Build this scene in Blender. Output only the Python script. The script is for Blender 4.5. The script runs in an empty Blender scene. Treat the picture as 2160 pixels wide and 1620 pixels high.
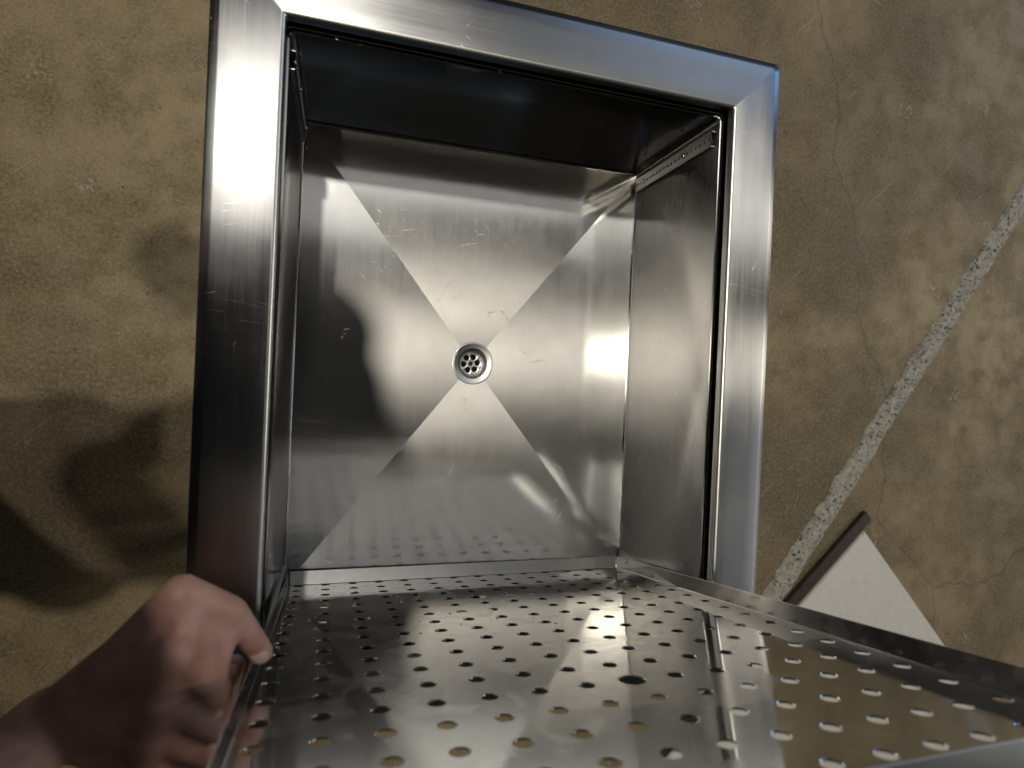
import bpy, bmesh, math, random
from mathutils import Vector, Matrix, Euler, noise
R = math.radians
sc = bpy.context.scene
C = sc.collection

# ------------------------------------------------------------------ camera
cam_d = bpy.data.cameras.new("Camera")
cam = bpy.data.objects.new("Camera", cam_d); C.objects.link(cam)
cam.location = (-0.21198, 0.00042, 0.6723)
cam.rotation_euler = (-0.0165, -0.28849, 0.04647)
cam_d.sensor_fit = 'HORIZONTAL'; cam_d.sensor_width = 36.0
cam_d.lens = 36.0 * 1227.3 / 2160.0
cam_d.clip_start = 0.01; cam_d.clip_end = 200
cam_d.dof.use_dof = True
cam_d.dof.focus_distance = 0.90
cam_d.dof.aperture_fstop = 5.0
sc.camera = cam

# ------------------------------------------------------------------ world: dim even workshop air
w = bpy.data.worlds.new("World"); sc.world = w; w.use_nodes = True
bg = w.node_tree.nodes["Background"]
bg.inputs[0].default_value = (0.95, 0.97, 1.0, 1); bg.inputs[1].default_value = 0.014

# ------------------------------------------------------------------ lamps under the workshop ceiling, and added soft fills
def area(name, loc, target, size, power, col, shape='DISK', size_y=None):
    d = bpy.data.lights.new(name, 'AREA'); d.shape = shape; d.size = size
    if size_y: d.size_y = size_y
    d.energy = power; d.color = col
    o = bpy.data.objects.new(name, d); C.objects.link(o); o.location = loc
    o.rotation_euler = (Vector(target) - Vector(loc)).to_track_quat('-Z', 'Y').to_euler()
    return o
WARM = (1.0, 0.93, 0.80)
area("ceiling_lamp", (-1.20, 0.28, 4.0), (-1.2, 0.28, 0), 0.16, 60, WARM)
area("ceiling_lamp", (-0.85, 1.72, 4.0), (-0.85, 1.72, 0), 0.16, 47, (1.0, 0.96, 0.88))
area("tray_fill", (2.1, 1.95, 4.3), (2.1, 1.95, 0), 7.2, 16, (1.0, 0.985, 0.95), 'RECTANGLE', 1.4)  # added soft panel, a bright area for the tray to mirror onto the floor
area("wall_lamp", (6.50, 0.40, 2.6), (0.3, 0.1, 0), 0.26, 36, WARM)
area("wall_lamp", (6.50, 2.10, 2.6), (0.3, 0.2, 0), 0.26, 30, (1.0, 0.96, 0.88))
area("deck_fill_right", (6.5, -1.2, 2.9), (0.3, -0.2, 0), 3.2, 34, (0.97, 0.98, 1.0), 'RECTANGLE', 1.8)  # added soft fill that lifts the right deck to grey
area("deck_fill_back", (2.7, 3.6, 2.8), (0.2, 0.4, 0.0), 2.6, 12, (0.45, 0.64, 1.0), 'RECTANGLE', 1.5)  # added bluish fill that brightens the right end of the back deck
area("doorway_daylight", (5.2, 3.2, 1.1), (0.3, 0.4, 0.0), 0.7, 14, (0.22, 0.50, 1.0), 'RECTANGLE', 2.0)

sc.view_settings.view_transform = 'Standard'; sc.view_settings.look = 'None'
sc.view_settings.gamma = 1; sc.view_settings.exposure = 0.0
sc.view_settings.use_curve_mapping = False
try:
    sc.cycles.use_denoising = True
    sc.cycles.max_bounces = 10; sc.cycles.glossy_bounces = 8
    sc.cycles.caustics_reflective = True; sc.cycles.blur_glossy = 0.0
    sc.cycles.sample_clamp_indirect = 6
except Exception: pass

# ------------------------------------------------------------------ material helpers
def nt(name):
    m = bpy.data.materials.new(name); m.use_nodes = True
    t = m.node_tree; return m, t, t.nodes["Principled BSDF"]
def N(t, typ, **kw):
    n = t.nodes.new(typ)
    for k, v in kw.items():
        if k in ('operation', 'data_type', 'blend_type', 'noise_dimensions', 'feature', 'vector_type', 'interpolation_type'): setattr(n, k, v)
        else: n.inputs[k].default_value = v
    return n
def L(t, a, b): t.links.new(a, b)
def tex(t, co, scale, rot=(0, 0, 0), sc_=1.0, detail=3, rough=0.55, loc=(0, 0, 0), dist=0.0):
    mp = t.nodes.new('ShaderNodeMapping'); mp.inputs['Scale'].default_value = scale
    mp.inputs['Rotation'].default_value = rot; mp.inputs['Location'].default_value = loc
    # rotate first, stretch after: two mappings
    if any(rot):
        mp.inputs['Scale'].default_value = (1, 1, 1)
        m2 = t.nodes.new('ShaderNodeMapping'); m2.inputs['Scale'].default_value = scale
        L(t, co, mp.inputs[0]); L(t, mp.outputs[0], m2.inputs[0]); out = m2.outputs[0]
    else:
        L(t, co, mp.inputs[0]); out = mp.outputs[0]
    n = t.nodes.new('ShaderNodeTexNoise'); n.inputs['Scale'].default_value = sc_
    n.inputs['Detail'].default_value = detail; n.inputs['Roughness'].default_value = rough
    n.inputs['Distortion'].default_value = dist
    L(t, out, n.inputs['Vector']); return n.outputs['Fac']
def mr(t, v, a, b, c, d):
    n = t.nodes.new('ShaderNodeMapRange'); n.inputs[1].default_value = a; n.inputs[2].default_value = b
    n.inputs[3].default_value = c; n.inputs[4].default_value = d
    L(t, v, n.inputs[0]); return n.outputs[0]
def mth(t, op, a, b):
    n = t.nodes.new('ShaderNodeMath'); n.operation = op
    for i, v in enumerate((a, b)):
        if isinstance(v, (int, float)): n.inputs[i].default_value = v
        else: L(t, v, n.inputs[i])
    return n.outputs[0]
def ramp(t, v, stops):
    n = t.nodes.new('ShaderNodeValToRGB'); e = n.color_ramp.elements
    e[0].position, e[0].color = stops[0][0], (*stops[0][1], 1)
    e[1].position, e[1].color = stops[1][0], (*stops[1][1], 1)
    for p, c in stops[2:]:
        x = e.new(p); x.color = (*c, 1)
    L(t, v, n.inputs[0]); return n.outputs[0]
def mixc(t, f, a, b, mode='MIX'):
    n = t.nodes.new('ShaderNodeMix'); n.data_type = 'RGBA'; n.blend_type = mode
    for s, v in ((n.inputs[0], f), (n.inputs[6], a), (n.inputs[7], b)):
        if isinstance(v, (int, float)): s.default_value = v
        elif isinstance(v, tuple): s.default_value = (*v, 1)
        else: L(t, v, s)
    return n.outputs[2]

def brushed(name, grain, across, col=(0.56, 0.555, 0.54), wide=(0.38, 0.05), core=0.4, tight=(0.05, 0.03), streak=1.0, scratch=1.0, wave=1.0, smear=0.0, stain=0.0):
    """brushed stainless: fine grain along `grain` (axis index in object space); a wide lobe across the grain (world vector
    `across`) from the grain walls and a tighter lobe from the polished ridges. wide/tight = lobe widths (across, along)"""
    m, t, b = nt(name); t.nodes.remove(b)
    co = t.nodes.new('ShaderNodeTexCoord').outputs['Object']
    s = [900, 900, 900]; s[grain] = 9
    st = tex(t, co, s, detail=4)
    s2 = [160, 160, 160]; s2[grain] = 3
    st2 = tex(t, co, s2, detail=3, loc=(3.1, 1.7, 0.4))
    sm = tex(t, co, (7, 7, 7), detail=5, rough=0.62, loc=(0.3, 5, 2))
    sm2 = tex(t, co, (26, 26, 26), detail=4, rough=0.6, loc=(9, 1, 2), dist=0.6)
    def scr(rz, a, bb, lo, hi, loc):
        return mr(t, tex(t, co, (a, bb, a * 0.4), rot=(0.2, 0.1, rz), detail=1.0, loc=loc, dist=0.35), lo, hi, 0, 1)
    sa = scr(0.55, 620, 12, 0.745, 0.81, (1, 2, 0)); sb = scr(-0.9, 560, 9, 0.75, 0.81, (4, 7, 1)); sd = scr(1.35, 460, 17, 0.75, 0.82, (7, 3, 5))
    # wipe scuffs: soft bundles of nearly parallel arcs
    se = mr(t, tex(t, co, (14, 420, 20), rot=(0, 0, 0.12), detail=2, loc=(2, 2, 2), dist=0.12), 0.60, 0.80, 0, 0.7)
    se = mth(t, 'MULTIPLY', se, mr(t, tex(t, co, (5, 5, 5), detail=2, loc=(8, 3, 1)), 0.56, 0.68, 0, 1))
    sx = mth(t, 'MAXIMUM', mth(t, 'MAXIMUM', sa, sb), sd)
    sx = mth(t, 'MULTIPLY', sx, mr(t, sm, 0.46, 0.62, 0, 0.75 * scratch))
    sx = mth(t, 'MAXIMUM', sx, mth(t, 'MULTIPLY', se, 0.5 * scratch))
    spk = mr(t, tex(t, co, (260, 260, 260), detail=1, loc=(2, 8, 3)), 0.80, 0.84, 0, 0.7)
    spk = mth(t, 'MULTIPLY', spk, mr(t, sm2, 0.50, 0.62, 0, scratch))
    sx2 = mth(t, 'MAXIMUM', sx, spk)
    rv = mth(t, 'ADD', mr(t, st, 0.25, 0.75, -0.025 * streak, 0.025 * streak), mr(t, st2, 0.3, 0.7, -0.010 * streak, 0.010 * streak))
    rv = mth(t, 'ADD', rv, mr(t, sm, 0.35, 0.7, -0.012, 0.03))
    rv = mth(t, 'ADD', rv, mr(t, sm2, 0.5, 0.72, 0.0, smear))
    if stain:   # dried water marks with crisp outlines
        w1 = mr(t, tex(t, co, (13, 13, 13), detail=4, rough=0.55, loc=(4, 9, 3), dist=0.9), 0.535, 0.555, 0, 1)
        w2 = mr(t, tex(t, co, (31, 31, 31), detail=3, rough=0.5, loc=(1, 6, 7), dist=0.6), 0.60, 0.63, 0, 0.7)
        rv = mth(t, 'ADD', rv, mth(t, 'MULTIPLY', mth(t, 'MAXIMUM', w1, w2), stain))
    rv = mth(t, 'ADD', rv, mth(t, 'MULTIPLY', sx2, 0.2))
    v = mth(t, 'MULTIPLY', mr(t, st, 0.25, 0.75, 1 - 0.06 * streak, 1 + 0.05 * streak), mr(t, st2, 0.3, 0.7, 1 - 0.025 * streak, 1 + 0.025 * streak))
    v = mth(t, 'MULTIPLY', v, mr(t, sm2, 0.35, 0.7, 1.02, 0.95))
    cb = t.nodes.new('ShaderNodeCombineXYZ'); [L(t, v, cb.inputs[i]) for i in range(3)]
    c = mixc(t, 1.0, col, cb.outputs[0], 'MULTIPLY')
    c = mixc(t, sx2, c, (0.85, 0.85, 0.83))
    tv = t.nodes.new('ShaderNodeCombineXYZ')
    for i in range(3): tv.inputs[i].default_value = across[i]
    b1 = t.nodes.new('ShaderNodeBump'); b1.inputs['Strength'].default_value = 0.25 * streak; b1.inputs['Distance'].default_value = 0.00008
    L(t, st, b1.inputs['Height'])
    b2 = t.nodes.new('ShaderNodeBump'); b2.inputs['Strength'].default_value = 0.5 * wave; b2.inputs['Distance'].default_value = 0.0016
    L(t, tex(t, co, (5, 5, 5), detail=1.5, loc=(1, 4, 8)), b2.inputs['Height']); L(t, b1.outputs[0], b2.inputs['Normal'])
    b3 = t.nodes.new('ShaderNodeBump'); b3.inputs['Strength'].default_value = 0.4; b3.inputs['Distance'].default_value = 0.0002
    L(t, sx2, b3.inputs['Height']); L(t, b2.outputs[0], b3.inputs['Normal'])
    b4 = t.nodes.new('ShaderNodeBump'); b4.inputs['Strength'].default_value = 0.5 * wave; b4.inputs['Distance'].default_value = 0.0016
    L(t, b2.inputs['Height'].links[0].from_socket, b4.inputs['Height'])
    sh = []
    for ax, ay in (wide, tight):
        g_ = t.nodes.new('ShaderNodeBsdfAnisotropic'); g_.distribution = 'BECKMANN'
        L(t, c, g_.inputs['Color']); L(t, (b3 if not sh else b4).outputs[0], g_.inputs['Normal']); L(t, tv.outputs[0], g_.inputs['Tangent'])
        r0 = (ax * ay) ** 0.25
        L(t, mth(t, 'MAXIMUM', mth(t, 'ADD', rv, r0), 0.04), g_.inputs['Roughness'])
        g_.inputs['Anisotropy'].default_value = -(1 - (ay / ax) ** 0.5)
        sh.append(g_.outputs[0])
    mx = t.nodes.new('ShaderNodeMixShader'); mx.inputs[0].default_value = core
    L(t, sh[0], mx.inputs[1]); L(t, sh[1], mx.inputs[2])
    L(t, mx.outputs[0], t.nodes['Material Output'].inputs['Surface'])
    return m
def plain(name, col, rough=0.5, metal=0.0, bump=0.0, bscale=200, var=0.12):
    m, t, b = nt(name)
    co = t.nodes.new('ShaderNodeTexCoord').outputs['Object']
    n = tex(t, co, (bscale,) * 3, detail=4)
    v = mr(t, n, 0.25, 0.75, 1 - var, 1 + var)
    cb = t.nodes.new('ShaderNodeCombineXYZ'); [L(t, v, cb.inputs[i]) for i in range(3)]
    L(t, mixc(t, 1.0, col, cb.outputs[0], 'MULTIPLY'), b.inputs['Base Color'])
    b.inputs['Roughness'].default_value = rough; b.inputs['Metallic'].default_value = metal
    if bump:
        bp = t.nodes.new('ShaderNodeBump'); bp.inputs['Strength'].default_value = bump; bp.inputs['Distance'].default_value = 0.002
        L(t, n, bp.inputs['Height']); L(t, bp.outputs[0], b.inputs['Normal'])
    return m

X, Y, Z = (1, 0, 0), (0, 1, 0), (0, 0, 1)
# tray frame (leans 9.6 degrees towards the basin)
TM = Matrix(((0.99995, 0.00026, 0.0095), (-0.00184, 0.9861, 0.16615), (-0.00932, -0.16616, 0.98606)))
M_deck_y = brushed('deck_steel_lengthwise', 1, X, col=(0.51, 0.505, 0.495), wide=(0.33, 0.062), core=0.25, tight=(0.14, 0.055), streak=0.7)
M_deck_x = brushed('deck_steel_crosswise', 0, Y, wide=(0.18, 0.11), core=0.25, tight=(0.10, 0.08), streak=0.8)
M_floor = brushed('basin_floor_steel', 1, X, wide=(0.34, 0.055), core=0.52, tight=(0.012, 0.009), scratch=1.4, wave=0.8, streak=0.55)
M_wall_s = brushed('basin_side_wall_steel', 1, Z, wide=(0.22, 0.028), core=0.6, tight=(0.05, 0.015), streak=0.6)
M_wall_b = brushed('basin_end_wall_steel', 0, Z, col=(0.58, 0.55, 0.49), wide=(0.10, 0.03), core=0.5, tight=(0.03, 0.02), streak=0.6)
M_tray = brushed('tray_steel', 2, tuple(TM @ Vector((1, 0, 0))), wide=(0.05, 0.04), core=0.80, tight=(0.0055, 0.0045), streak=0.2, scratch=0.8, wave=0.4, smear=0.02, stain=0.07, col=(0.60, 0.595, 0.58))
M_lip = brushed('tray_lip_steel', 0, Y, wide=(0.26, 0.16), core=0.25, tight=(0.02, 0.01), streak=0.5, scratch=0.8)
M_brk = brushed('bracket_steel', 2, Y, wide=(0.35, 0.25), core=0.15, tight=(0.08, 0.06), streak=0.6, scratch=0.6, col=(0.66, 0.65, 0.62))
M_chrome = plain('polished_steel', (0.62, 0.61, 0.59), 0.16, 1.0, 0.05, 90, 0.06)
M_drain = brushed('drain_steel', 2, X, wide=(0.22, 0.18), core=0.35, tight=(0.06, 0.05), streak=0.3, scratch=0.5, col=(0.64, 0.635, 0.62))
M_dark = plain('gap_shade_black', (0.006, 0.006, 0.007), 0.9)  # flat black, puts shade into the gap between deck and basin
M_pipe = plain('drain_pipe_dark', (0.03, 0.028, 0.022), 0.6)  # even near-black pipe below the strainer
M_skin, t_, b_ = nt('skin')
co_ = t_.nodes.new('ShaderNodeTexCoord').outputs['Object']
n1 = tex(t_, co_, (26,) * 3, detail=4); n2 = tex(t_, co_, (300, 300, 300), detail=5, rough=0.7, dist=0.4)
L(t_, ramp(t_, n1, [(0.3, (0.40, 0.19, 0.14)), (0.62, (0.56, 0.33, 0.26))]), b_.inputs['Base Color'])
b_.inputs['Roughness'].default_value = 0.5; b_.inputs['Subsurface Weight'].default_value = 0.15
b_.inputs['Subsurface Radius'].default_value = (0.01, 0.004, 0.002)
bp_ = t_.nodes.new('ShaderNodeBump'); bp_.inputs['Strength'].default_value = 0.35; bp_.inputs['Distance'].default_value = 0.0008
L(t_, n2, bp_.inputs['Height']); L(t_, bp_.outputs[0], b_.inputs['Normal'])
M_cloth = plain('dark_work_cloth', (0.012, 0.013, 0.016), 0.85, 0, 0.4, 500)
M_jean = plain('dark_denim', (0.012, 0.015, 0.024), 0.85, 0, 0.4, 600)
M_hair = plain('dark_hair', (0.015, 0.011, 0.008), 0.5, 0, 0.5, 250)
M_black = plain('black_plastic', (0.01, 0.01, 0.011), 0.35)
M_sole = plain('rubber', (0.012, 0.012, 0.012), 0.8)

# ------------------------------------------------------------------ object helpers
def link(name, me, mats, parent=None, smooth=False):
    o = bpy.data.objects.new(name, me); C.objects.link(o)
    for m in (mats if isinstance(mats, (list, tuple)) else [mats]):
        if m.name not in [x.name for x in me.materials if x]: me.materials.append(m)
    if parent: o.parent = parent
    if smooth:
        for p in me.polygons: p.use_smooth = True
    return o
def mesh(name, vs, fs, mi=None):
    me = bpy.data.meshes.new(name); me.from_pydata([tuple(v) for v in vs], [], fs)
    if mi:
        for p, i in zip(me.polygons, mi): p.material_index = i
    me.update(); return me
def empty(name, label, cat, loc=(0, 0, 0), group=None):
    o = bpy.data.objects.new(name, None); C.objects.link(o); o.location = loc; o.empty_display_size = 0.05
    o['label'] = label; o['category'] = cat
    if group: o['group'] = group
    return o
def tag(o, label, cat=None, group=None, kind=None):
    if label: o['label'] = label
    if cat: o['category'] = cat
    if group: o['group'] = group
    if kind: o['kind'] = kind
    return o
def box(vs, fs, lo, hi, mat=Matrix.Identity(3), off=Vector((0, 0, 0))):
    b = len(vs)
    for z in (lo[2], hi[2]):
        for x, y in ((lo[0], lo[1]), (hi[0], lo[1]), (hi[0], hi[1]), (lo[0], hi[1])):
            vs.append(mat @ Vector((x, y, z)) + off)
    for f in ((0, 3, 2, 1), (4, 5, 6, 7), (0, 1, 5, 4), (1, 2, 6, 5), (2, 3, 7, 6), (3, 0, 4, 7)):
        fs.append(tuple(b + i for i in f))
def lathe(prof, seg, c):
    vs, fs = [], []
    n = len(prof)
    for k in range(seg):
        a = 2 * math.pi * k / seg
        for r, z in prof: vs.append((c[0] + r * math.cos(a), c[1] + r * math.sin(a), c[2] + z))
    for k in range(seg):
        k2 = (k + 1) % seg
        for i in range(n - 1): fs.append((k * n + i, k2 * n + i, k2 * n + i + 1, k * n + i + 1))
    return vs, fs

# ------------------------------------------------------------------ swept rectangular frames (deck, basin walls)
def rrect(x0, x1, y0, y1, r, seg=6):
    """rounded rectangle, counter-clockwise; returns points and the side each edge belongs to (0 right,1 back,2 left,3 front)"""
    pts, side = [], []
    for q, (cx, cy, a0) in enumerate(((x1 - r, y1 - r, 0), (x0 + r, y1 - r, 90), (x0 + r, y0 + r, 180), (x1 - r, y0 + r, 270))):
        for k in range(seg + 1):
            a = R(a0 + 90 * k / seg)
            pts.append((cx + r * math.cos(a), cy + r * math.sin(a)))
            side.append(q if k < seg / 2 else (q + 1) % 4)
    return pts, side
def sweep(prof, x0, x1, y0, y1, rfun, seg=6):
    loops = []
    for s, z in prof:
        p, side = rrect(x0 - s, x1 + s, y0 - s, y1 + s, max(0.0004, rfun(s)), seg)
        loops.append([(a, b, z) for a, b in p])
    n = len(loops[0]); vs = [v for l in loops for v in l]; fs, sd = [], []
    for i in range(len(loops) - 1):
        for k in range(n):
            k2 = (k + 1) % n
            fs.append((i * n + k, i * n + k2, (i + 1) * n + k2, (i + 1) * n + k)); sd.append(side[k])
    return vs, fs, sd

HX = 0.2829; HB = 0.3837; HF = -0.3265          # deck opening
BX = 0.2800; BB = 0.3797; BF = -0.3240          # basin walls
BH = 0.2626; DZ = 0.0145                        # basin depth, fall to the drain
DW = 0.0750
DC = (0.0, 0.0285)

sink = empty('sink', 'brushed stainless steel drop-in sink with wide flat rim and round drain', 'sink', (0, 0, -0.85))
def sp(name, me, mats, parent=sink, smooth=False):
    o = link(name, me, mats, parent, smooth)
    if parent is sink: o.location = (0, 0, 0.85)     # meshes are written in deck coordinates
    return o

# deck
prof = [(0.0, -0.0125), (0.0, -0.0045)]
for k in range(1, 5):
    a = R(90 * k / 4); prof.append((0.0045 - 0.0045 * math.cos(a), -0.0045 + 0.0045 * math.sin(a)))
prof += [(0.02, 0), (0.045, 0), (DW - 0.0115, 0), (DW - 0.0105, -0.0002), (DW - 0.0095, -0.0006), (DW - 0.003, -0.0034), (DW - 0.001, -0.005), (DW, -0.0075), (DW, -0.036)]
prof += [(DW - 0.0012, -0.036), (DW - 0.0012, -0.0085), (0.0015, -0.0016), (0.0015, -0.0125), (0.0, -0.0125)]
vs, fs, sd = sweep(prof, -HX, HX, HF, HB, lambda s: 0.0025 + 0.08 * max(0, s) )
M_roll = plain('rolled_edge_steel', (0.66, 0.65, 0.61), 0.36, 1.0, 0.05, 120, 0.06)
nl = len(fs) // (len(prof) - 1)
me = mesh('deck', vs, fs, [2 if 1 <= k // nl <= 4 else (0 if s in (0, 2) else 1) for k, s in enumerate(sd)])
deck = sp('deck', me, [M_deck_y, M_deck_x, M_roll], smooth=True)
def sharpen(o, ang=28):
    me = o.data; bm = bmesh.new(); bm.from_mesh(me)
    bmesh.ops.remove_doubles(bm, verts=bm.verts, dist=1e-6)
    bmesh.ops.recalc_face_normals(bm, faces=bm.faces)
    for e in bm.edges:
        if len(e.link_faces) == 2: e.smooth = e.calc_face_angle(0) < R(ang)
    bm.to_mesh(me); bm.free()
sharpen(deck)

# basin walls, one object a side
prof = [(0.0075, -0.0300), (0.0075, -0.0268), (0.0062, -0.0258), (0.0014, -0.0258), (0.0004, -0.0262), (0.0, -0.0272), (0.0, -0.10), (0.0, -0.18), (0.0, -BH + 0.0042)]
for k in range(1, 6):
    a = R(90 * k / 5); prof.append((-0.0042 + 0.0042 * math.cos(a), -BH + 0.0042 - 0.0042 * math.sin(a)))
vs, fs, sd = sweep(prof, -BX, BX, BF, BB, lambda s: 0.0055 + s * 0.5, 6)
for q, nm in enumerate(('right', 'back', 'left', 'front')):
    sub = [f for f, s in zip(fs, sd) if s == q]
    used = sorted({i for f in sub for i in f}); ix = {v: k for k, v in enumerate(used)}
    me = mesh('basin_wall', [vs[i] for i in used], [tuple(ix[i] for i in f) for f in sub])
    o = sp('basin_wall', me, M_wall_s if q in (0, 2) else M_wall_b, smooth=True); sharpen(o, 40)
    o['label'] = {'right': 'broad lit right-hand wall of the basin', 'back': 'dark shaded back wall of the basin', 'left': 'narrow left-hand wall of the basin', 'front': 'front wall of the basin behind the tray'}[nm]

# sloping floor facets
s_ = 0.0042
cor = [Vector((BX - s_, BB - s_, -BH)), Vector((-BX + s_, BB - s_, -BH)), Vector((-BX + s_, BF + s_, -BH)), Vector((BX - s_, BF + s_, -BH))]
cen = Vector((DC[0], DC[1], -BH - DZ)); DR = 0.031
for q in range(4):
    a, b = cor[(q + 3) % 4], cor[q]          # q=0: right side
    rows = []
    NU, NV = 14, 10
    for i in range(NV + 1):
        row = []
        for j in range(NU + 1):
            e = a.lerp(b, j / NU); d = (e - cen); d2 = math.hypot(d.x, d.y)
            p0 = cen + d * (DR / d2)
            row.append(p0.lerp(e, i / NV))
        rows.append(row)
    vs = [v for r in rows for v in r]; fs = []
    for i in range(NV):
        for j in range(NU):
            k = i * (NU + 1) + j; fs.append((k, k + 1, k + NU + 2, k + NU + 1))
    o = sp('floor_panel', mesh('floor_panel', vs, fs), M_floor, smooth=True); sharpen(o, 60)
    o['label'] = ('right-hand', 'rear', 'left-hand', 'front')[q] + ' triangular sloping panel of the basin floor'
# added black box that shades the gap under the deck, outer casing, legs
prof = [(0.045, -0.0125), (0.045, -0.31)]
vs, fs, sd = sweep(prof, -BX, BX, BF, BB, lambda s: 0.01)
n = len(vs) // 2
fs.append(tuple(range(2 * n - 1, n - 1, -1)))
sp('gap_shade_box', mesh('gap_shade_box', vs, fs), M_dark)
prof = [(0.048, -0.030), (0.048, -0.33)]
vs, fs, sd = sweep(prof, -BX, BX, BF, BB, lambda s: 0.01); n = len(vs) // 2; fs.append(tuple(range(2 * n - 1, n - 1, -1)))
sp('outer_casing', mesh('outer_casing', vs, fs), M_wall_s)
for sx in (-1, 1):
    for y in (BB - 0.02, BF + 0.02):
        vs, fs = lathe([(0.0, 0.0), (0.024, 0.0), (0.024, 0.012), (0.012, 0.03), (0.012, 0.06), (0.0195, 0.06), (0.0195, 0.52)], 24, (sx * 0.27, y, -0.85))
        sharpen(sp('leg', mesh('leg', vs, fs), M_chrome, smooth=True), 35)

# drain
z0 = cen.z
vs, fs = lathe([(0.0358, -0.0014), (0.0356, 0.0006), (0.0346, 0.0017), (0.0332, 0.0019), (0.0318, 0.0014), (0.0268, 0.0004), (0.0254, 0.0003), (0.0243, -0.0006), (0.0237, -0.0024), (0.0234, -0.0060), (0.0230, -0.0140), (0.0220, -0.0185), (0.0195, -0.0200), (0.0186, -0.0215)], 64, (DC[0], DC[1], z0))
drain = sp('drain', mesh('drain', vs, fs), M_drain, smooth=True); sharpen(drain, 50)
tag(drain, 'round polished drain fitting in the middle of the basin floor')
def strainer():
    vs, fs = [], []
    zt, zb = z0 - 0.0150, z0 - 0.0168
    NS = 24
    for k in range(6):
        a0 = R(60 * k + 8)
        hc = Vector((0.0117 * math.cos(a0), 0.0117 * math.sin(a0)))
        hr = 0.0045
        def edge(th):
            d = Vector((math.cos(th), math.sin(th))); lo, hi = 0, 0.03
            for _ in range(30):
                m_ = (lo + hi) / 2; p = hc + d * m_; r = p.length
                da = (math.atan2(p.y, p.x) - a0 + math.pi) % (2 * math.pi) - math.pi
                inside = 0.0066 < r < 0.0183 and abs(da) < R(30)
                if inside: lo = m_
                else: hi = m_
            return hc + d * lo
        b = len(vs)
        for j in range(NS):
            th = 2 * math.pi * j / NS + a0
            e = edge(th); h = hc + Vector((math.cos(th), math.sin(th))) * hr; h2 = hc + Vector((math.cos(th), math.sin(th))) * (hr + 0.0007)
            for p, z in ((e, zt), (h2, zt), (h, zt - 0.0005), (h, zb - 0.002)): vs.append((p.x + DC[0], p.y + DC[1], z))
        for j in range(NS):
            j2 = (j + 1) % NS
            for i in range(3): fs.append((b + 4 * j + i, b + 4 * j2 + i, b + 4 * j2 + i + 1, b + 4 * j + i + 1))
    v2, f2 = lathe([(0.0181, -0.0150), (0.0187, -0.0154), (0.0187, -0.02), (0.0183, -0.022)], 48, (DC[0], DC[1], z0))
    o = len(vs); vs += v2; fs += [tuple(o + i for i in f) for f in f2]
    v2, f2 = lathe([(0.0068, -0.0150), (0.0064, -0.0142), (0.0054, -0.0142), (0.0050, -0.0156), (0.0, -0.0158)], 32, (DC[0], DC[1], z0))
    o = len(vs); vs += v2; fs += [tuple(o + i for i in f) for f in f2]
    return mesh('strainer', vs, fs)
st = link('strainer', strainer(), M_drain, drain, True); sharpen(st, 45)
vs, fs = lathe([(0.0, -0.0142), (0.0016, -0.0142), (0.0018, -0.0150), (0.0034, -0.0150), (0.0040, -0.0144), (0.0043, -0.0152), (0.0043, -0.0158)], 24, (DC[0], DC[1], z0))
sharpen(link('strainer_screw', mesh('strainer_screw', vs, fs), M_chrome, drain, True), 40)
vs, fs = lathe([(0.0186, -0.0216), (0.0186, -0.10), (0.0, -0.10)], 32, (DC[0], DC[1], z0))
link('tail_pipe', mesh('tail_pipe', vs, fs), M_pipe, drain)

# ------------------------------------------------------------------ perforated sheet: grid of square cells, each with a round hole
def perforated(x0, nx, z_0, nz, pitch, hole, thick, margins, big=None, seg=20):
    """sheet in local x,z; front face y=0, back y=-thick; margins = (left,right,bottom,top) extents"""
    vs, fs = [], []
    def cell(ax, bx, az, bz, cx, cz, r):
        N_ = seg; b = len(vs); ch = 0.0005
        for j in range(N_):
            th = 2 * math.pi * (j + 0.5) / N_; c, s = math.cos(th), math.sin(th)
            k = min(((bx - cx) / c if c > 0 else (ax - cx) / c), ((bz - cz) / s if s > 0 else (az - cz) / s))
            o_ = (cx + c * k, cz + s * k)
            # snap to the nearest corner so that cells meet exactly
            for P in ((ax, az), (ax, bz), (bx, az), (bx, bz)):
                if abs(math.atan2(P[1] - cz, P[0] - cx) - math.atan2(s, c)) < math.pi / N_ * 1.02: o_ = P
            vs.extend([(o_[0], 0, o_[1]), (cx + c * (r + ch), 0, cz + s * (r + ch)), (cx + c * r, -ch, cz + s * r),
                       (cx + c * r, -thick + ch, cz + s * r), (cx + c * (r + ch), -thick, cz + s * (r + ch)), (o_[0], -thick, o_[1])])
        for j in range(N_):
            j2 = (j + 1) % N_
            for i in range(5): fs.append((b + 6 * j + i, b + 6 * j + i + 1, b + 6 * j2 + i + 1, b + 6 * j2 + i))
    xs = [x0 + pitch * (i + 0.5) for i in range(nx - 1)]; zs = [z_0 + pitch * (i + 0.5) for i in range(nz - 1)]
    xs = [margins[0]] + xs + [margins[1]]; zs = [margins[2]] + zs + [margins[3]]
    for i in range(nx):
        for k in range(nz):
            r = hole
            if big and (i, k) in big: r = big[(i, k)]
            cell(xs[i], xs[i + 1], zs[k], zs[k + 1], x0 + pitch * i, z_0 + pitch * k, r)
    return vs, fs

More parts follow.
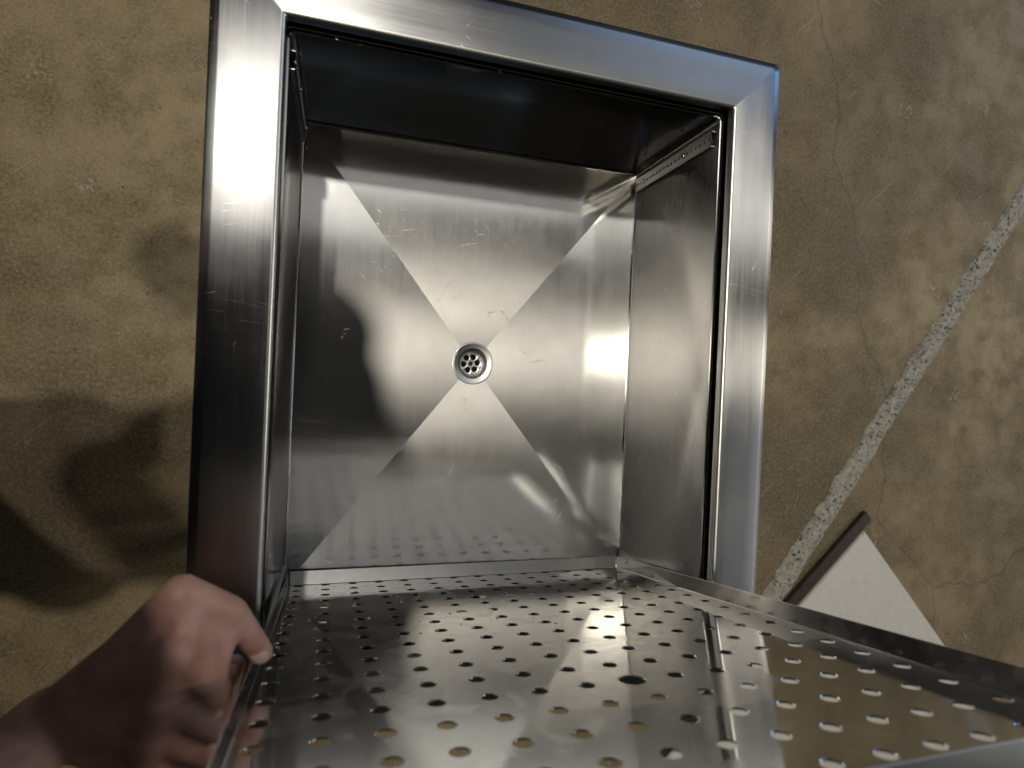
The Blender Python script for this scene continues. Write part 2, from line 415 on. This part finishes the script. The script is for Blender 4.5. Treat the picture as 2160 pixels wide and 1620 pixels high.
# ------------------------------------------------------------------ perforated channel brackets on the side walls
def bracket_meshes():
    # local: face looks along +y (out of wall), width along x (0.022), height along z
    ln = 0.216; pitch = 0.0108
    vs, fs = perforated(0.0, 1, 0.006, 20, pitch, 0.0024, 0.0012, (-0.011, 0.011, 0.0, ln), None, 10)
    for sx in (-1, 1):
        box(vs, fs, (min(sx * 0.011, sx * 0.0098), -0.0060, 0), (max(sx * 0.011, sx * 0.0098), -0.0012, ln))
    ch = mesh('bracket', vs, fs)
    v2, f2 = lathe([(0.0, 0.0010), (0.0012, 0.0010), (0.0014, 0.0022), (0.0034, 0.0022), (0.0042, 0.0014), (0.0045, 0.0)], 20, (0, 0, 0))
    v2 = [(a, c, b) for a, b, c in v2]
    return ch, mesh('screw', v2, f2)
BRK, SCR = bracket_meshes()
for sx in (-1, 1):
    for y in (0.3545, -0.2985):
        rz = R(90) * sx     # +y local -> towards the basin
        o = sp('bracket', BRK, M_brk)
        o.location = (sx * (BX - 0.0062), y, 0.85 - BH + 0.010); o.rotation_euler = (0, 0, rz)
        for k in (2, 13):
            s = link('screw', SCR, M_chrome, o, True); s.location = (0, 0.0002, 0.006 + 0.0108 * k)
            s.rotation_euler = (0, 0.4 * k, 0)

# ------------------------------------------------------------------ the perforated tray, standing on edge in the basin
tray = empty('perforated_tray', 'mirror-bright perforated steel tray standing on edge, tilted over the sink front', 'tray', (-0.2706, -0.3190, -0.2530))
tray.rotation_mode = 'QUATERNION'; tray.rotation_quaternion = TM.to_quaternion()
TWD, TLN, PIT = 0.5426, 0.7220, 0.03935
vs, fs = perforated(0.0126, 14, 0.0092, 18, PIT, 0.0064, 0.0014, (0.0, TWD, 0.0, TLN), {(6, 4): 0.0108, (7, 13): 0.0108}, 28)
me = mesh('tray_sheet', vs, fs)
o = link('tray_sheet', me, M_tray, tray)
bm = bmesh.new(); bm.from_mesh(me); bmesh.ops.remove_doubles(bm, verts=bm.verts, dist=2e-6); bmesh.ops.recalc_face_normals(bm, faces=bm.faces); bm.to_mesh(me); bm.free()
LP = 0.0205
def lip(a, b, nrm, mat):
    """folded lip along a->b (local x,z), nrm = outward direction; small bend radius, hemmed free edge"""
    a, b, nr = Vector((a[0], 0, a[1])), Vector((b[0], 0, b[1])), Vector((nrm[0], 0, nrm[1])); yv = Vector((0, 1, 0))
    pr = [(0.0, 0.0), (0.0003, 0.0002), (0.0005, 0.0005), (0.0006, 0.0012), (0.0006, LP - 0.0004), (0.0009, LP), (0.0014, LP), (0.0017, LP - 0.0004), (0.0017, 0.0004), (0.0013, -0.0008), (0.0006, -0.0014), (0.0, -0.0014)]
    vs, fs = [], []
    for p in (a, b):
        for s, h in pr: vs.append(p + nr * s + yv * h)
    n = len(pr)
    for i in range(n): fs.append((i, (i + 1) % n, n + (i + 1) % n, n + i))
    fs.append(tuple(range(n - 1, -1, -1))); fs.append(tuple(range(n, 2 * n)))
    o = link('lip', mesh('lip', vs, fs), mat, tray, True); sharpen(o, 35); return o
M_lipv = brushed('tray_side_lip_steel', 2, Y, wide=(0.06, 0.03), core=0.5, tight=(0.02, 0.01), streak=0.5, scratch=0.8)
lip((0.0008, 0), (TWD - 0.0008, 0), (0, -1), M_lip)
lip((0.0008, TLN), (TWD - 0.0008, TLN), (0, 1), M_lip)
lip((0, 0.0008), (0, TLN - 0.0008), (-1, 0), M_lipv)
lip((TWD, 0.0008), (TWD, TLN - 0.0008), (1, 0), M_lipv)

# ------------------------------------------------------------------ ground
M_conc, t, b = nt('stained_concrete')
co = t.nodes.new('ShaderNodeTexCoord').outputs['Object']
big = tex(t, co, (1.6,) * 3, detail=6, rough=0.6, dist=0.4); mid = tex(t, co, (9,) * 3, detail=6, rough=0.65, loc=(3, 1, 0)); fine = tex(t, co, (120,) * 3, detail=5, rough=0.7)
c = ramp(t, big, [(0.36, (0.105, 0.073, 0.031)), (0.50, (0.225, 0.163, 0.075)), (0.66, (0.34, 0.262, 0.135))])
c = mixc(t, mr(t, mid, 0.42, 0.66, 0.0, 0.75), c, (0.105, 0.073, 0.031))
c = mixc(t, mr(t, fine, 0.42, 0.68, 0.0, 0.55), c, (0.36, 0.29, 0.17))
spk = mr(t, tex(t, co, (75,) * 3, detail=2, loc=(7, 7, 1)), 0.70, 0.76, 0, 0.8)
c = mixc(t, spk, c, (0.03, 0.022, 0.014))
scrt = mr(t, tex(t, co, (190, 5, 1), rot=(0, 0, 0.8), detail=1, dist=0.3), 0.73, 0.78, 0, 0.5)
c = mixc(t, scrt, c, (0.5, 0.44, 0.33))
pale = mth(t, 'MULTIPLY', mr(t, tex(t, co, (6,) * 3, detail=5, rough=0.75, loc=(1, 2.4, 0)), 0.60, 0.72, 0, 0.8), mr(t, tex(t, co, (60,) * 3, detail=4, rough=0.7), 0.48, 0.62, 0, 1))
c = mixc(t, pale, c, (0.5, 0.46, 0.38))
grit = tex(t, co, (330,) * 3, detail=3, rough=0.8, loc=(5, 5, 5))
c = mixc(t, mr(t, grit, 0.56, 0.64, 0, 0.55), c, (0.42, 0.35, 0.24)); c = mixc(t, mr(t, grit, 0.42, 0.34, 0, 0.6), c, (0.06, 0.044, 0.024))
vo = t.nodes.new('ShaderNodeTexVoronoi'); vo.feature = 'DISTANCE_TO_EDGE'; vo.inputs['Scale'].default_value = 0.75
wob = t.nodes.new('ShaderNodeTexNoise'); wob.inputs['Scale'].default_value = 3.0; wob.inputs['Detail'].default_value = 6; L(t, co, wob.inputs['Vector'])
vm = t.nodes.new('ShaderNodeMix'); vm.data_type = 'VECTOR'; vm.inputs[0].default_value = 0.22; L(t, co, vm.inputs[4]); L(t, wob.outputs['Color'], vm.inputs[5]); L(t, vm.outputs[1], vo.inputs['Vector'])
crk = mr(t, vo.outputs['Distance'], 0.0, 0.0035, 0.4, 0.0)
c = mixc(t, crk, c, (0.035, 0.026, 0.016))
L(t, c, b.inputs['Base Color'])
L(t, mr(t, mid, 0.3, 0.7, 0.5, 0.8), b.inputs['Roughness'])
bp = t.nodes.new('ShaderNodeBump'); bp.inputs['Strength'].default_value = 0.4; bp.inputs['Distance'].default_value = 0.003
L(t, fine, bp.inputs['Height']); L(t, bp.outputs[0], b.inputs['Normal'])
GZ = -0.85
g = link('ground', mesh('ground', [(-8, -8, GZ), (8, -8, GZ), (8, 8, GZ), (-8, 8, GZ)], [(0, 1, 2, 3)]), M_conc)
g['kind'] = 'structure'
# broken concrete edge, dark timber strip and pale board on the floor to the right
d = Vector((1.227 - 1.088, -0.452 + 0.642, 0)).normalized(); nrm = Vector((d.y, -d.x, 0))   # away from the sink
P0 = Vector((1.088, -0.642, GZ))
M_rub, t, b = nt('broken_concrete')
co = t.nodes.new('ShaderNodeTexCoord').outputs['Object']
n1 = tex(t, co, (60,) * 3, detail=6, rough=0.7); n2 = tex(t, co, (85,) * 3, detail=4, rough=0.65, loc=(3, 3, 3))
c = ramp(t, n1, [(0.25, (0.20, 0.18, 0.14)), (0.6, (0.50, 0.465, 0.39))])
c = mixc(t, mr(t, n2, 0.56, 0.62, 0, 0.95), c, (0.02, 0.018, 0.016))
L(t, c, b.inputs['Base Color']); b.inputs['Roughness'].default_value = 0.9
bp = t.nodes.new('ShaderNodeBump'); bp.inputs['Strength'].default_value = 0.8; bp.inputs['Distance'].default_value = 0.006
L(t, n1, bp.inputs['Height']); L(t, bp.outputs[0], b.inputs['Normal'])
random.seed(4)
NU, NV = 220, 9
vs, fs = [], []
for i in range(NU + 1):
    u = -2.2 + 4.4 * i / NU
    for j in range(NV + 1):
        v = j / NV * 0.075
        q = P0 + d * u + nrm * v
        jag = 0.012 * (noise.noise(Vector((u * 14, j * 0.4, 1))) + 0.6 * noise.noise(Vector((u * 45, 3, 2))))
        if j in (0, NV): q = q + nrm * (jag if j == 0 else jag * 0.7)
        h = 0.012 * math.sin(math.pi * min(1, j / NV * 1.0)) ** 0.5 + 0.006 * noise.noise(Vector((u * 30, v * 60, 7)))
        if j == 0: h = 0.0
        if j == NV: h = 0.002
        vs.append((q.x, q.y, GZ + max(0.0005, h)))
for i in range(NU):
    for j in range(NV):
        k = i * (NV + 1) + j; fs.append((k, k + 1, k + NV + 2, k + NV + 1))
o = link('kerb', mesh('kerb', vs, fs), M_rub); o['kind'] = 'structure'
def slab(name, v0, v1, h, mat, u0=-2.2, u1=2.2):
    vs, fs = [], []
    mat3 = Matrix((d, nrm, Vector((0, 0, 1)))).transposed()
    box(vs, fs, (u0, v0, 0), (u1, v1, h), mat3 @ Matrix.Rotation(R(11), 3, 'Z'), P0 + nrm * -0.006)
    me = mesh(name, vs, fs); bm = bmesh.new(); bm.from_mesh(me); bmesh.ops.bevel(bm, geom=bm.edges[:], offset=0.003, segments=2, affect='EDGES'); bm.to_mesh(me); bm.free()
    return link(name, me, mat)
M_brown = plain('dark_brown_timber', (0.035, 0.018, 0.009), 0.55, 0, 0.5, 60, 0.5)
M_white = plain('pale_board', (0.74, 0.70, 0.62), 0.6, 0, 0.15, 40, 0.06)
tag(slab('timber_strip', 0.074, 0.116, 0.016, M_brown, -1.4, 0.47), 'dark brown timber strip lying along the broken concrete edge', 'timber')
tag(slab('pale_board', 0.119, 1.60, 0.020, M_white, -1.4, 0.42), 'wide cream white board lying on the floor beyond the brown strip', 'board')

# ------------------------------------------------------------------ the person holding tray and phone
def capsule_blob(segs, balls=()):
    """tapered capsules as loose closed meshes; remeshed to one skin afterwards"""
    bm = bmesh.new()
    def ball(p, r, sq=None):
        m = Matrix.Translation(p) @ Matrix.Diagonal((*(r if isinstance(r, tuple) else (r, r, r)), 1))
        bmesh.ops.create_icosphere(bm, subdivisions=3, radius=1.0, matrix=m)
    for p, q, r0, r1 in segs:
        p, q = Vector(p), Vector(q); ln = (q - p).length
        ball(p, r0); ball(q, r1)
        if ln > 1e-5:
            rot = (q - p).to_track_quat('Z', 'Y').to_matrix().to_4x4()
            bmesh.ops.create_cone(bm, cap_ends=True, segments=20, radius1=r0, radius2=r1, depth=ln, matrix=Matrix.Translation((p + q) / 2) @ rot)
    for p, r in balls: ball(Vector(p), r)
    me = bpy.data.meshes.new('blob'); bm.to_mesh(me); bm.free(); return me
def skin_mesh(name, me, voxel, it=4, fac=0.5):
    o = bpy.data.objects.new('tmp', me); C.objects.link(o)
    r = o.modifiers.new('r', 'REMESH'); r.mode = 'VOXEL'; r.voxel_size = voxel; r.use_smooth_shade = True
    s = o.modifiers.new('s', 'SMOOTH'); s.factor = fac; s.iterations = it
    dg = bpy.context.evaluated_depsgraph_get(); dg.update()
    out = bpy.data.meshes.new_from_object(o.evaluated_get(dg)); out.name = name
    bpy.data.objects.remove(o); bpy.data.meshes.remove(me)
    for p in out.polygons: p.use_smooth = True
    return out
V = Vector
wr = V((-.3998, -.2600, .1800)); el = V((-.580, -.400, .330)); rsh = V((-.43, -.26, .640))
tc, tm, ti, tt = V((-.3535, -.2130, .2010)), V((-.3110, -.1580, .2190)), V((-.2815, -.1790, .2030)), V((-.2620, -.2250, .1720))
mc = [V((-.3115, -.1960, .2300)), V((-.3205, -.2260, .2230)), V((-.3280, -.2570, .2110)), V((-.3340, -.2870, .1940))]
pip = [V((-.2870, -.2330, .2120)), V((-.2880, -.2630, .2030)), V((-.2900, -.2940, .1890)), V((-.2945, -.3210, .1750))]
tip = [V((-.2860, -.2400, .1720)), V((-.2860, -.2440, .1490)), V((-.2870, -.2520, .1300)), V((-.2890, -.2640, .1180))]
segs = [(el, wr, .042, .026), (rsh, el, .055, .044)]
for k in range(4):
    r = (.0112, .0114, .0108, .0096)[k]
    segs += [(wr + (mc[k] - wr) * 0.12, mc[k], .019, .0160), (mc[k], pip[k], r * 1.12, r)]
    dip = (pip[k] + tip[k]) / 2 + V((-.0040, -.002, .001))
    segs += [(pip[k], dip, r, r * 0.92), (dip, tip[k], r * 0.92, r * 0.80)]
segs += [(wr, tc, .022, .0195), (tc, tm, .0190, .0140), (tm, ti, .0138, .0118), (ti, tt, .0118, .0092), (tc, mc[0], .018, .0135), (tc.lerp(tm, .5), mc[0], .016, .014), (tm, mc[0].lerp(pip[0], .4), .0125, .0115), (tm.lerp(ti, .5), mc[0].lerp(pip[0], .75), .0095, .0100), (ti, pip[0] + V((-.004, .006, -.002)), .0085, .0095)]
for k in range(3): segs += [(mc[k], mc[k + 1], .015, .0145), (mc[k].lerp(pip[k], .18), mc[k + 1].lerp(pip[k + 1], .18), .010, .0095)]
# trunk, head, other arm, legs
hip = V((-.86, -.20, .10)); chest = V((-.500, -.09, .64)); neck = V((-.52, .03, .78)); head = V((-.550, .110, .88))
lsh = V((-.60, .15, .66)); lel = V((-.76, .26, .42)); lwr = V((-.72, .20, .18))
segs += [(hip, chest, .135, .15), (chest, neck, .12, .06), (neck, head, .058, .062), (chest + V((0, 0, .08)), rsh, .10, .065), (chest + V((0, 0, .08)), lsh, .10, .065),
         (lsh, lel, .055, .044), (lel, lwr, .042, .027)]
for s in (-1, 1):
    h = hip + V((0, -.085 * s, -.03)); kn = V((-.98, -.23 - .10 * s, -.38)); an = V((-1.13, -.22 - .12 * s, -.77))
    segs += [(h, kn, .095, .062), (kn, an, .058, .04), (an + V((0, 0, -.035)), an + V((.13, -.01 * s, -.045)), .035, .028)]
balls = [(head + V((.01, .01, .03)), (.098, .078, .112)), (head + V((.095, .0, -.0)), (.018, .014, .022))]
# relaxed left hand
lf = (V((.30, -.05, -.95))).normalized()
segs += [(lwr, lwr + lf * .07, .026, .028)]
for k in range(4):
    a_ = lwr + lf * .085 + V((.0, .032 - .021 * k, 0)); segs += [(lwr + lf * .02, a_, .016, .0115), (a_, a_ + lf * .04 + V((.008, 0, 0)), .0105, .0095), (a_ + lf * .04 + V((.008, 0, 0)), a_ + lf * .068 + V((.026, 0, 0)), .0095, .008)]
segs += [(lwr + lf * .02, lwr + lf * .06 + V((.03, -.03, 0)), .018, .012), (lwr + lf * .06 + V((.03, -.03, 0)), lwr + lf * .10 + V((.04, -.035, 0)), .0115, .009)]
person = empty('person', 'bare right hand and forearm of a person in dark clothes gripping the tray edge', 'person', (-1.0, -0.22, GZ))
def pp(name, me, mat):
    o = link(name, me, mat, person); o.location = (1.0, 0.22, -GZ); return o
pp('body', skin_mesh('body', capsule_blob(segs, balls), 0.0034, 4, 0.5), M_skin)
# thumb nail
bmn = bmesh.new(); bmesh.ops.create_icosphere(bmn, subdivisions=3, radius=1.0)
ax_ = (tt - ti).normalized(); up_ = V((-.25, .45, .86)); up_ = (up_ - ax_ * up_.dot(ax_)).normalized(); sd_ = ax_.cross(up_)
for v in bmn.verts: v.co = ti.lerp(tt, .90) + up_ * (.0078 + .0022 * v.co.z - .0016 * v.co.y * v.co.y) + ax_ * (.0085 * v.co.x) + sd_ * (.0070 * v.co.y)
mn = bpy.data.meshes.new('thumb_nail'); bmn.to_mesh(mn); bmn.free()
for p in mn.polygons: p.use_smooth = True
pp('thumb_nail', mn, plain('nail', (0.62, 0.40, 0.33), 0.3, 0, 0, 50, 0.05))
# clothing
cs = [(rsh, el + (rsh - el) * .10, .068, .056), (lsh, lel, .068, .058), (lel, lel.lerp(lwr, .75), .058, .042), (hip + V((0, 0, -.06)), chest, .155, .172), (chest, neck + V((-.03, -.02, -.03)), .14, .085),
      (chest + V((0, 0, .08)), rsh, .118, .080), (chest + V((0, 0, .08)), lsh, .118, .080)]
cs += [(V((-.480, .045, .76)), V((-.440, -.15, .70)), .085, .095), (neck + V((.0, .02, .0)), rsh.lerp(chest, .3) + V((.03, .03, .06)), .10, .10), (neck + V((-.02, .04, .03)), neck + V((-.05, -.06, .0)), .105, .11)]  # added hood and shoulder bulk to fill out the shadow on the basin
pp('jacket', skin_mesh('jacket', capsule_blob(cs), 0.009, 4), M_cloth)
ls = []
for s in (-1, 1):
    h = hip + V((0, -.085 * s, -.03)); kn = V((-.98, -.23 - .10 * s, -.38)); an = V((-1.13, -.22 - .12 * s, -.77))
    ls += [(hip + V((0, 0, .02)), h, .14, .115), (h, kn, .108, .078), (kn, an, .075, .060)]
pp('trousers', skin_mesh('trousers', capsule_blob(ls), 0.009, 4), M_jean)
for s in (-1, 1):
    an = V((-1.13, -.22 - .12 * s, -.77))
    pp('shoe', skin_mesh('shoe', capsule_blob([(an + V((-.02, -.02, -.035)), an + V((.15, -.012 * s, -.042)), .043, .036)]), 0.006, 3), M_sole)
pp('hair', skin_mesh('hair', capsule_blob([], [(head + V((-.018, 0, .05)), (.105, .090, .108))]), 0.007, 3), M_hair)

# water drops left on the tray's lower corner
random.seed(11)
bm = bmesh.new()
for k in range(120):
    q = random.random()
    if q < 0.5: p = (random.random() ** 1.6 * 0.26 + 0.006, random.uniform(0.001, LP - 0.002), -0.0016); up = 2
    else: p = (random.random() ** 1.3 * 0.30 + 0.004, 0.0, random.random() ** 1.4 * 0.34 + 0.004); up = 1
    r = random.uniform(0.0007, 0.0019)
    sx = [r * random.uniform(0.8, 1.3) for _ in range(3)]; sx[up] = r * 0.55
    bmesh.ops.create_icosphere(bm, subdivisions=2, radius=1.0, matrix=Matrix.Translation(p) @ Matrix.Diagonal((*sx, 1)))
me = bpy.data.meshes.new('water_drops'); bm.to_mesh(me); bm.free()
M_water, t, b = nt('water'); b.inputs['Base Color'].default_value = (1, 1, 1, 1); b.inputs['Roughness'].default_value = 0.02
b.inputs['IOR'].default_value = 1.33; b.inputs['Transmission Weight'].default_value = 1.0
o = link('water_drops', me, M_water, tray, True); o['kind'] = 'stuff'
